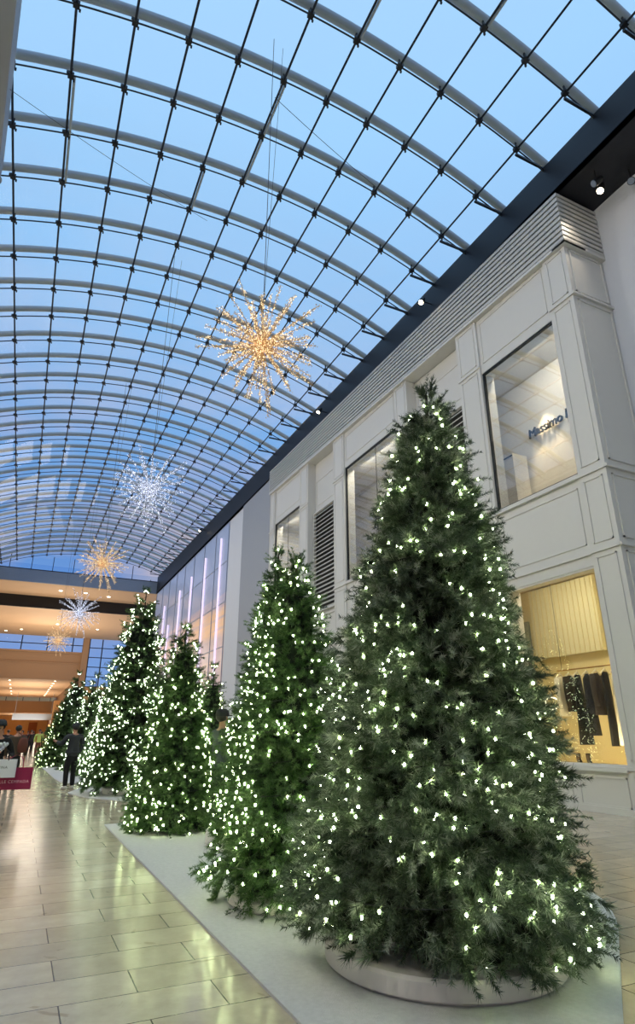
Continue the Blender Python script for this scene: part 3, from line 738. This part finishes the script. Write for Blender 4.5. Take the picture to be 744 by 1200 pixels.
def starburst(loc, Rr, meshes, mats, label, seed, n=78):
    rs = random.Random(seed); root = empty('starburst_chandelier', loc); tag(root, label, 'chandelier', 'starburst chandeliers hanging in a row')
    MB().ball((0, 0, 0), .09, 16, 10).build('hub', mats[0], root, smooth=True)
    for i in range(n):
        y = 1-2*(i+.5)/n; r = math.sqrt(1-y*y); a = i*2.399963
        d = Vector((r*math.cos(a), r*math.sin(a), y))+Vector((rs.gauss(0, .07), rs.gauss(0, .07), rs.gauss(0, .07)))
        if i == 0: d = Vector((0, 0, 1))
        if i == n-1: d = Vector((0, 0, -1))
        d.normalize(); L = Rr*(rs.uniform(.62, 1.0) if 0 < i < n-1 else .98)
        if i % 9 == 4: L = Rr*1.08
        o = bpy.data.objects.new('spike', meshes[i % 3]); C.objects.link(o); o.parent = root
        o.rotation_mode = 'QUATERNION'; o.rotation_quaternion = d.to_track_quat('Z', 'Y'); o.scale = (1, 1, L) if Rr < 2 else (1, 1, L)
    zt = vz(loc[0], loc[1])-loc[2]
    MB().tube([(0, 0, .05), (0, 0, zt)], .008, 5).build('cable', M['wire'], root)
    MB().tube([(0, 0, .9), (.28, .1, zt)], .005, 4).build('stay_wire', M['wire'], root)
    return root
starburst((3.12, 9.02, 8.5), 1.3, gm, gold, 'golden starburst chandelier, nearest and largest in the row', 1)
starburst((2.51, 17.2, 8.5), 1.3, sm, silver, 'silver starburst chandelier, second in the row', 2, 86)
starburst((2.24, 26.6, 8.5), 1.22, gm, gold, 'golden starburst chandelier in front of the grey band, third in the row', 3)
starburst((2.33, 39.1, 8.5), 1.45, sm, silver, 'small silver starburst chandelier before the beige ceiling', 4)
starburst((1.83, 52.2, 8.5), 1.22, gm, gold, 'smallest golden starburst chandelier, lowest and farthest', 5)
# two thin guy wires spanning under the glass
def wire(p, q, sag, label):
    pts = [Vector(p).lerp(Vector(q), i/16)-Vector((0, 0, sag*4*(i/16)*(1-i/16))) for i in range(17)]
    tag(MB().tube([tuple(v) for v in pts], .008, 4).build('guy_wire', M['wire']), label, 'wire')
wire((-2.7, 11.3, 15.4), (3.0, 14.5, 16.9), .1, 'thin straight wire crossing the glass roof at upper left')
wire((3.4, 9.6, 16.4), (10.7, 11.3, 15.9), .25, 'thin sagging wire from above the golden starburst to the navy fascia')

# ------------------------------------------------------------------ display behind the lower window
dp = MB().box(13.42, 13.55, 10.86, 13.2, 3.55, 5.55)
o = tag(dp.build('backdrop_panel', plain('pale_curtain_panel', (228, 222, 186), .7, var=.03)), 'large pale pleated panel hung high on the back wall of the display window', 'panel')
m = MB()
for i in range(14): m.box(13.40, 13.42, 10.92+i*.165, 10.93+i*.165, 3.55, 5.55)
m.build('pleat', M['yellow_wall'], o)
dr = MB().box(13.5, 13.58, 13.45, 14.35, .82, 4.7)
dd = empty('stockroom_door', (13.5, 13, .8)); tag(dd, 'pale grey-green door at the left of the lit display window', 'door')
part(dr, 'door_leaf', plain('grey_green_door', (150, 152, 128), .5), dd); part(MB().box(13.46, 13.5, 13.55, 13.58, 3.7, 3.9), 'door_handle', M['black'], dd)
cp = empty('cupboard', (12.9, 12.6, 7.0)); tag(cp, 'pale tall cupboard behind the nearest upper window', 'cupboard')
part(MB().box(12.9, 13.5, 12.6, 14.2, 7.05, 9.9), 'cupboard_body', M['wall'], cp); part(MB().box(12.88, 12.9, 13.2, 13.215, 7.1, 9.85).box(12.88, 12.9, 12.6, 14.2, 9.8, 9.84), 'door_gap', M['slatback'], cp)
rail = empty('clothes_rail', (12.2, 9.0, 3.0)); tag(rail, 'slim brass rail with clothes across the display window', 'clothes rail')
part(MB().tube([(12.2, 8.6, 3.0), (12.2, 11.35, 3.0)], .018, 10), 'rail_bar', M['bronze'], rail)
part(MB().tube([(12.2, 11.2, 3.0), (12.2, 11.2, 5.55)], .006, 5), 'hanging_wire', M['wire'], rail); part(MB().tube([(12.2, 8.8, 3.0), (12.2, 8.8, 5.55)], .006, 5), 'hanging_wire', M['wire'], rail)
def garment(y, kind, mat, label, L=1.3, w=.46, rot=.25):
    g_ = empty('hanging_' + kind, (12.2, y, 3.0), rot); tag(g_, label, kind, 'clothes on the display rail')
    m = MB(); N = 28; prof = []
    rs = random.Random(int(y*100))
    zs = [(.0, .06, .05), (.03, .16, .06), (.09, .42*w/.46, .075), (.2, .44*w/.46, .09), (.4, .40*w/.46, .09), (.6, .42*w/.46, .1), (.8, .46*w/.46, .11), (1, .5*w/.46, .12)]
    if kind in ('trousers',): zs = [(.0, .30, .03), (.05, .34, .05), (.3, .36, .07), (.6, .34, .07), (1, .34, .08)]
    if kind == 'skirt': zs = [(.0, .30, .04), (.06, .33, .06), (.4, .44, .09), (.7, .52, .11), (1, .6, .13)]
    vs = []
    for t, wx, dy in zs:
        for j in range(N):
            q = 2*PI*j/N; k = 1+.10*t*math.sin(q*5+y)+.06*t*math.sin(q*9)
            vs.append((wx/2*math.cos(q)*k, dy*.8*math.sin(q)*k, -.14-t*L))
    fs = [(i*N+j, i*N+(j+1) % N, (i+1)*N+(j+1) % N, (i+1)*N+j) for i in range(len(zs)-1) for j in range(N)]
    fs += [tuple(range(N-1, -1, -1)), tuple((len(zs)-1)*N+j for j in range(N))]
    m.add(vs, fs); m.build('body', mat, g_, smooth=True)
    if kind in ('coat', 'blouse', 'jacket'):
        for s_ in (-1, 1):
            MB().tube([(s_*.19, 0, -.2), (s_*.27, -.02, -.42), (s_*.31, -.04, -.68), (s_*.32, -.07, -.9)], [.075, .07, .06, .058], 10).build('sleeve', mat, g_, smooth=True)
    h = MB(); h.tube([(-.25, 0, -.19), (-.12, 0, -.13), (0, 0, -.08), (.12, 0, -.13), (.25, 0, -.19)], .018, 8)
    h.tube([(0, 0, -.09), (0, 0, -.03), (.02, 0, 0), (.0, 0, .028), (-.025, 0, .01)], .005, 6)
    h.build('hanger', M['creamcloth'], g_, smooth=True)
garment(11.28, 'blouse', M['creamcloth'], 'cream blouse at the left end of the display rail', .95, .44, .3)
garment(11.0, 'coat', M['browncloth'], 'dark brown jacket with open sleeves, second on the display rail', .85, .46, .3)
garment(10.75, 'skirt', M['blackcloth'], 'long black skirt hanging beside the dark jacket on the rail', 1.6, .46, .3)
garment(10.47, 'dress', M['blackcloth'], 'black dress in the middle of the display rail', 1.4, .46, .3)
garment(10.2, 'jacket', M['browncloth'], 'dark studded jacket right of the black dress on the rail', .95, .46, .3)
garment(9.95, 'trousers', M['blackcloth'], 'long black trousers right of the studded jacket', 1.62, .4, .3)
garment(9.68, 'gown', M['creamcloth'], 'cream long dress near the right end of the rail', 1.6, .42, .3)
garment(9.42, 'robe', M['blackcloth'], 'black long robe at the right end of the display rail', 1.62, .4, .3)
for i, (x, y) in enumerate(((12.2, 11.05), (12.3, 10.85))):
    s = empty('ankle_boot', (x, y, .805), 2.2); s.scale = (1.3, 1.3, 1.3); tag(s, ('dark strappy shoe on the display floor, left of the pair', 'dark strappy shoe on the display floor, right of the pair')[i], 'shoe', 'pair of shoes in the display')
    MB().tube([(0, -.13, .035), (0, -.04, .05), (0, .05, .09), (0, .11, .12)], [.035, .042, .04, .038], 10).build('upper', M['blackcloth'], s, smooth=True)
    MB().box(-.035, .035, -.16, .0, 0, .015).box(-.015, .015, .09, .12, 0, .1).build('sole', M['black'], s)
    MB().tube([(0, .11, .1), (0, .12, .2)], [.038, .042], 10).build('cuff', M['browncloth'], s, smooth=True)
rg = MB(); pts = [(12.6, 12.05+.23*math.cos(a), 2.25+.15*math.sin(a)) for a in [2*PI*i/40 for i in range(41)]]  # glowing ring modelled in place of a reflection in the shop glass
rg.tube(pts, .014, 6); tag(rg.build('ring_reflection', glow('ring_reflection_glow', (255, 250, 230), 5)), 'thin glowing oval ring standing for a reflection low in the display window beside the foreground tree', 'reflection')

# ------------------------------------------------------------------ people
def skin_mesh(name, verts, edges, radii, mat, parent, root=0, sub=2):
    me = bpy.data.meshes.new(name); me.from_pydata(verts, edges, []); ob = bpy.data.objects.new(name, me); C.objects.link(ob)
    s = ob.modifiers.new('skin', 'SKIN'); s.use_smooth_shade = True
    sv = me.skin_vertices[0].data
    for i, r in enumerate(radii):
        sv[i].radius = r if isinstance(r, tuple) else (r, r); sv[i].use_root = (i == root)
    u = ob.modifiers.new('sub', 'SUBSURF'); u.levels = sub; u.render_levels = sub
    dg = bpy.context.evaluated_depsgraph_get(); dg.update()
    nm = bpy.data.meshes.new_from_object(ob.evaluated_get(dg)); nm.materials.clear(); nm.materials.append(mat)
    bpy.data.objects.remove(ob); nm.name = name
    return nm
def person(loc, face, label, H=1.75, top='jacket', low='trouser', shoe='blackshoe', hat=None, hair='hair', longhair=False, arms=None, stride=0, fingers=True, bulky=1.0, group=None, headturn=0, longcoat=False):
    """local frame: looks along -y, x to its left; face = rotation about z"""
    k = H/1.75
    root = empty('person', loc, face); tag(root, label, 'person', group)
    arms = arms or {}
    la = arms.get('l', ((.22, .0, 1.42), (.28, .03, 1.14), (.27, -.06, .90))); ra = arms.get('r', ((-.22, .0, 1.42), (-.28, .03, 1.14), (-.27, -.06, .90)))
    V = []; E = []; Rr = []
    def add(p, r, par=None):
        V.append(tuple(c*k for c in p)); Rr.append(tuple(q*k for q in r) if isinstance(r, tuple) else r*k)
        if par is not None: E.append((par, len(V)-1))
        return len(V)-1
    pel = add((0, 0, .95), (.15, .105)); wa = add((0, 0, 1.1), (.125, .09), pel); ch = add((0, 0, 1.28), (.145, .10), wa); uc = add((0, .005, 1.41), (.12, .075), ch)
    ne = add((0, -.005, 1.50), .055, uc); hb_ = add((0, -.015, 1.57), .06, ne)
    hd = add((0, -.02, 1.64), (.078, .095), hb_); ht = add((0, -.012, 1.71), (.062, .078), hd)
    add((0, -.105, 1.625), .018, hd)   # nose
    for s_ in (1, -1):
        st = stride*s_
        h = add((s_*.09, 0, .88), .088, pel); kn = add((s_*.10, -.03-st*.16, .49), .062, h); an = add((s_*.10, .02-st*.3, .10), .043, kn); add((s_*.11, -.12-st*.3, .04), .036, an)
    for A_ in (la, ra):
        sh = add(A_[0], .062, uc); el = add(A_[1], .046, sh); wr_ = add(A_[2], .030, el)
        if fingers:
            d = (Vector(A_[2])-Vector(A_[1])).normalized(); sd = Vector((0, 1, 0)).cross(d)
            sd = Vector((d.z, 0, -d.x)) if sd.length < .1 else sd.normalized(); ac = d.cross(sd).normalized()
            pm = Vector(A_[2])+d*.06; p_ = add(pm, (.036, .018), wr_)
            for f in range(4):
                o_ = ac*(f-1.5)*.02; b_ = add(pm+d*.04+o_, .0095, p_); c_ = add(pm+d*(.07-.004*abs(f-1.5))+o_+sd*.01, .0085, b_); add(pm+d*(.085)+o_+sd*.03, .0075, c_)
            t_ = add(pm-ac*.04+d*.0, .011, p_); add(pm-ac*.055+d*.035+sd*.012, .009, t_)
    bm = skin_mesh('body', V, E, Rr, M['skin'], root, 0, 2)
    body = bpy.data.objects.new('body', bm); C.objects.link(body); body.parent = root
    for s_ in (1, -1):
        MB().ball((s_*.03*k, -.103*k, 1.65*k), .011*k, 8, 6).build('eye', M['hair'], root)
    # jacket
    V = []; E = []; Rr = []
    b_ = bulky
    z0 = .72 if longcoat else .84
    p0 = add((0, 0, z0), (.175*b_, .13*b_)); p1 = add((0, 0, .98), (.17*b_, .125*b_), p0); p2 = add((0, 0, 1.12), (.16*b_, .12*b_), p1); p3 = add((0, 0, 1.3), (.17*b_, .125*b_), p2); p4 = add((0, .005, 1.42), (.135*b_, .09*b_), p3); add((0, 0, 1.495), .075, p4)
    for A_ in (la, ra):
        sh = add(A_[0], .078*b_, p4); el = add(A_[1], .062*b_, sh); add(tuple(Vector(A_[2])*.96+Vector(A_[1])*.04), .048*b_, el)
    jm = skin_mesh('jacket', V, E, Rr, M[top], root, 2, 2); j = bpy.data.objects.new('jacket', jm); C.objects.link(j); j.parent = root
    V = []; E = []; Rr = []
    p0 = add((0, 0, 1.0), (.15, .11)); p1 = add((0, 0, .9), (.16, .115), p0)
    for s_ in (1, -1):
        st = stride*s_
        h = add((s_*.095, 0, .8), .10, p1); kn = add((s_*.105, -.03-st*.16, .48), .08, h); add((s_*.105, .015-st*.3, .07), .066, kn)
    tm = skin_mesh('trousers', V, E, Rr, M[low], root, 0, 2); t = bpy.data.objects.new('trousers', tm); C.objects.link(t); t.parent = root
    for s_ in (1, -1):
        y_ = .02-stride*s_*.3
        MB().tube([(s_*.105*k, (y_+.06)*k, .05*k), (s_*.105*k, (y_+.02)*k, .055*k), (s_*.11*k, (y_-.1)*k, .045*k), (s_*.115*k, (y_-.19)*k, .03*k)], [.04*k, .052*k, .05*k, .026*k], 12).build('shoe', M[shoe], root, smooth=True)
    # hair
    hm = MB(); hm.ball((0, .012*k, 1.685*k), (.092*k, .105*k, .092*k), 20, 12)
    hm.v = [(x, y, z) if not (y < -.045*k and z < 1.69*k) else (x, -.03*k, max(z, 1.69*k)) for x, y, z in hm.v]
    if longhair: hm.tube([(0, .06*k, 1.66*k), (0, .09*k, 1.5*k), (0, .1*k, 1.36*k)], [.08*k, .075*k, .04*k], 12)
    hm.build('hair', M[hair], root, smooth=True)
    if hat:
        a = headturn
        cpm = MB(); cpm.lathe([(.104*k, 1.69*k), (.106*k, 1.73*k), (.09*k, 1.785*k), (.05*k, 1.81*k), (.005, 1.815*k)], n=24, sy=1.12)
        br_ = [(math.cos(q)*.085*k, -.08*k-abs(math.sin(q))*.11*k) for q in [PI*i/10 for i in range(11)]]
        cpm.prism(br_, 1.695*k, 1.707*k)
        o_ = cpm.build('cap', M[hat], root, smooth=False); o_.rotation_euler.z = a
    return root
# man by the far trees, seen from behind
person((1.56, 20.0, .0), -2.75, 'person in a charcoal jacket, black trousers and cap seen from behind by the far trees', 1.76, 'jacket', 'trouser', 'shoe', 'greycap', arms={'r': ((-.22, 0, 1.42), (-.27, .04, 1.14), (-.22, -.10, .98)), 'l': ((.22, 0, 1.42), (.32, -.10, 1.2), (.36, -.34, 1.28))}, bulky=1.12)
person((3.27, 10.8, .018), 1.8, 'person in a black cap and grey jacket standing between the trees below the white column', 1.84, 'greyjacket', 'trouser', 'blackshoe', 'cap', bulky=1.12)
w_ = person((-.30, 13.3, .0), .35, 'person in black with a white fluffy collar carrying shopping bags at the left edge', 1.70, 'blackcloth', 'trouser', 'shoe', 'greycap', longhair=True, arms={'l': ((.2, 0, 1.42), (.29, -.02, 1.16), (.18, -.22, 1.12)), 'r': ((-.2, 0, 1.42), (-.26, 0, 1.15), (-.12, -.2, 1.2))}, longcoat=True, stride=.35)
f_ = MB(); 
for i in range(16): f_.ball((R.uniform(-.09, .12), -.14+R.uniform(-.02, .02), 1.27+R.uniform(-.06, .07)), R.uniform(.025, .045), 8, 6)
f_.build('fluffy_collar', M['fur'], w_, smooth=True)
person((.03, 20.6, .0), 3.0, 'person in an olive-brown jacket walking away behind the shopping bags', 1.72, 'olive', 'trouser', 'blackshoe', None, stride=.3)
bp_ = empty('backpack', (.2, 20.4, 1.2)); tag(bp_, 'rust-red shoulder bag at the side of the person in olive brown', 'bag')
MB().lathe([(.05, -.22), (.12, -.18), (.14, 0), (.11, .16), (.03, .2)], n=18, sy=.6).build('bag_body', M['rust'], bp_, smooth=True)
MB().tube([(-.05, 0, .15), (-.08, .02, .28), (-.16, .04, .34)], .015, 6).build('strap', M['rust'], bp_)
person((1.5, 50.5, .0), 0, 'person in a yellow safety vest standing left of the far trees', 1.78, 'hivis', 'rust', 'blackshoe', None, fingers=False)
crowd = [(-.5, 44, 'crowd1', 'dark'), (.35, 52, 'crowd2', 'rust-coloured'), (1.05, 55, 'crowd1', 'dark'), (-1.1, 60, 'crowd1', 'dark'), (.9, 64, 'crowd2', 'rust-coloured'), (1.5, 70, 'crowd1', 'dark'), (2.1, 66, 'crowd2', 'rust-coloured'), (.1, 72, 'crowd1', 'dark'), (2.5, 76, 'crowd1', 'dark')]
wh = ['nearest of the distant crowd', 'second distant figure behind the olive jacket', 'left of the safety vest', 'farthest left in the distant crowd', 'behind and left of the safety vest', 'just behind the safety vest', 'right behind the safety vest', 'deep in the distant crowd at centre', 'farthest figure by the trees']
for i, (x, y, c_, n_) in enumerate(crowd):
    person((x, y, 0), R.uniform(0, 6), 'person in a %s coat, %s' % (n_, wh[i]), R.uniform(1.64, 1.82), c_, 'trouser', 'blackshoe', None, fingers=False, stride=R.choice((0, .3)), group='distant shoppers')

# shopping bags
def bag(loc, rz, wd, ht, dp_, mat, label, text, tmat, tsize, hmat, tz, strap):
    b = empty('shopping_bag', loc, rz); tag(b, label, 'shopping bag')
    m = MB(); t = .004
    m.box(-wd/2, wd/2, -dp_/2, -dp_/2+t, 0, ht).box(-wd/2, wd/2, dp_/2-t, dp_/2, 0, ht).box(-wd/2, -wd/2+t, -dp_/2, dp_/2, 0, ht).box(wd/2-t, wd/2, -dp_/2, dp_/2, 0, ht).box(-wd/2, wd/2, -dp_/2, dp_/2, 0, t)
    m.build('bag_body', mat, b)
    for y in (-dp_/2, dp_/2):
        MB().tube([(-wd*.22, y, ht-.02), (-wd*.2, y*.7, ht+strap*.6), (strap*.1, 0, ht+strap), (wd*.2, y*.7, ht+strap*.6), (wd*.22, y, ht-.02)], .008, 6).build('handle', hmat, b, smooth=True)
    cu = bpy.data.curves.new('t', 'FONT'); cu.body = text; cu.size = tsize; cu.extrude = .0015; cu.align_x = 'CENTER'; cu.space_character = 1.15
    to = bpy.data.objects.new('t', cu); C.objects.link(to); dg = bpy.context.evaluated_depsgraph_get()
    me = bpy.data.meshes.new_from_object(to.evaluated_get(dg)); bpy.data.objects.remove(to); me.materials.clear(); me.materials.append(tmat)
    o = bpy.data.objects.new('printed_text', me); C.objects.link(o); o.parent = b; o.rotation_euler = (PI/2, 0, 0); o.location = (0, -dp_/2-.002, tz)
    return b
bag((.06, 12.98, .56), -.05, .62, .36, .16, M['magenta'], 'large magenta paper bag with pale lettering carried at the left edge', 'ALLE CEMPADA', M['signpale'], .068, M['magenta'], .11, .24)
bag((-.17, 12.8, .77), -.05, .50, .30, .12, M['whitepaper'], 'white paper bag with a short dark line of print in front of the magenta bag', 'ELVINA', M['signdark'], .06, M['black'], .15, .2)

# ------------------------------------------------------------------ output look
sc = bpy.context.scene
sc.view_settings.view_transform = 'Standard'; sc.view_settings.look = 'None'; sc.view_settings.gamma = 1; sc.view_settings.use_curve_mapping = False
sc.view_settings.exposure = 0.0
cy = sc.cycles
cy.use_denoising = True; cy.max_bounces = 8; cy.diffuse_bounces = 4; cy.glossy_bounces = 4; cy.transparent_max_bounces = 24; cy.sample_clamp_indirect = 6
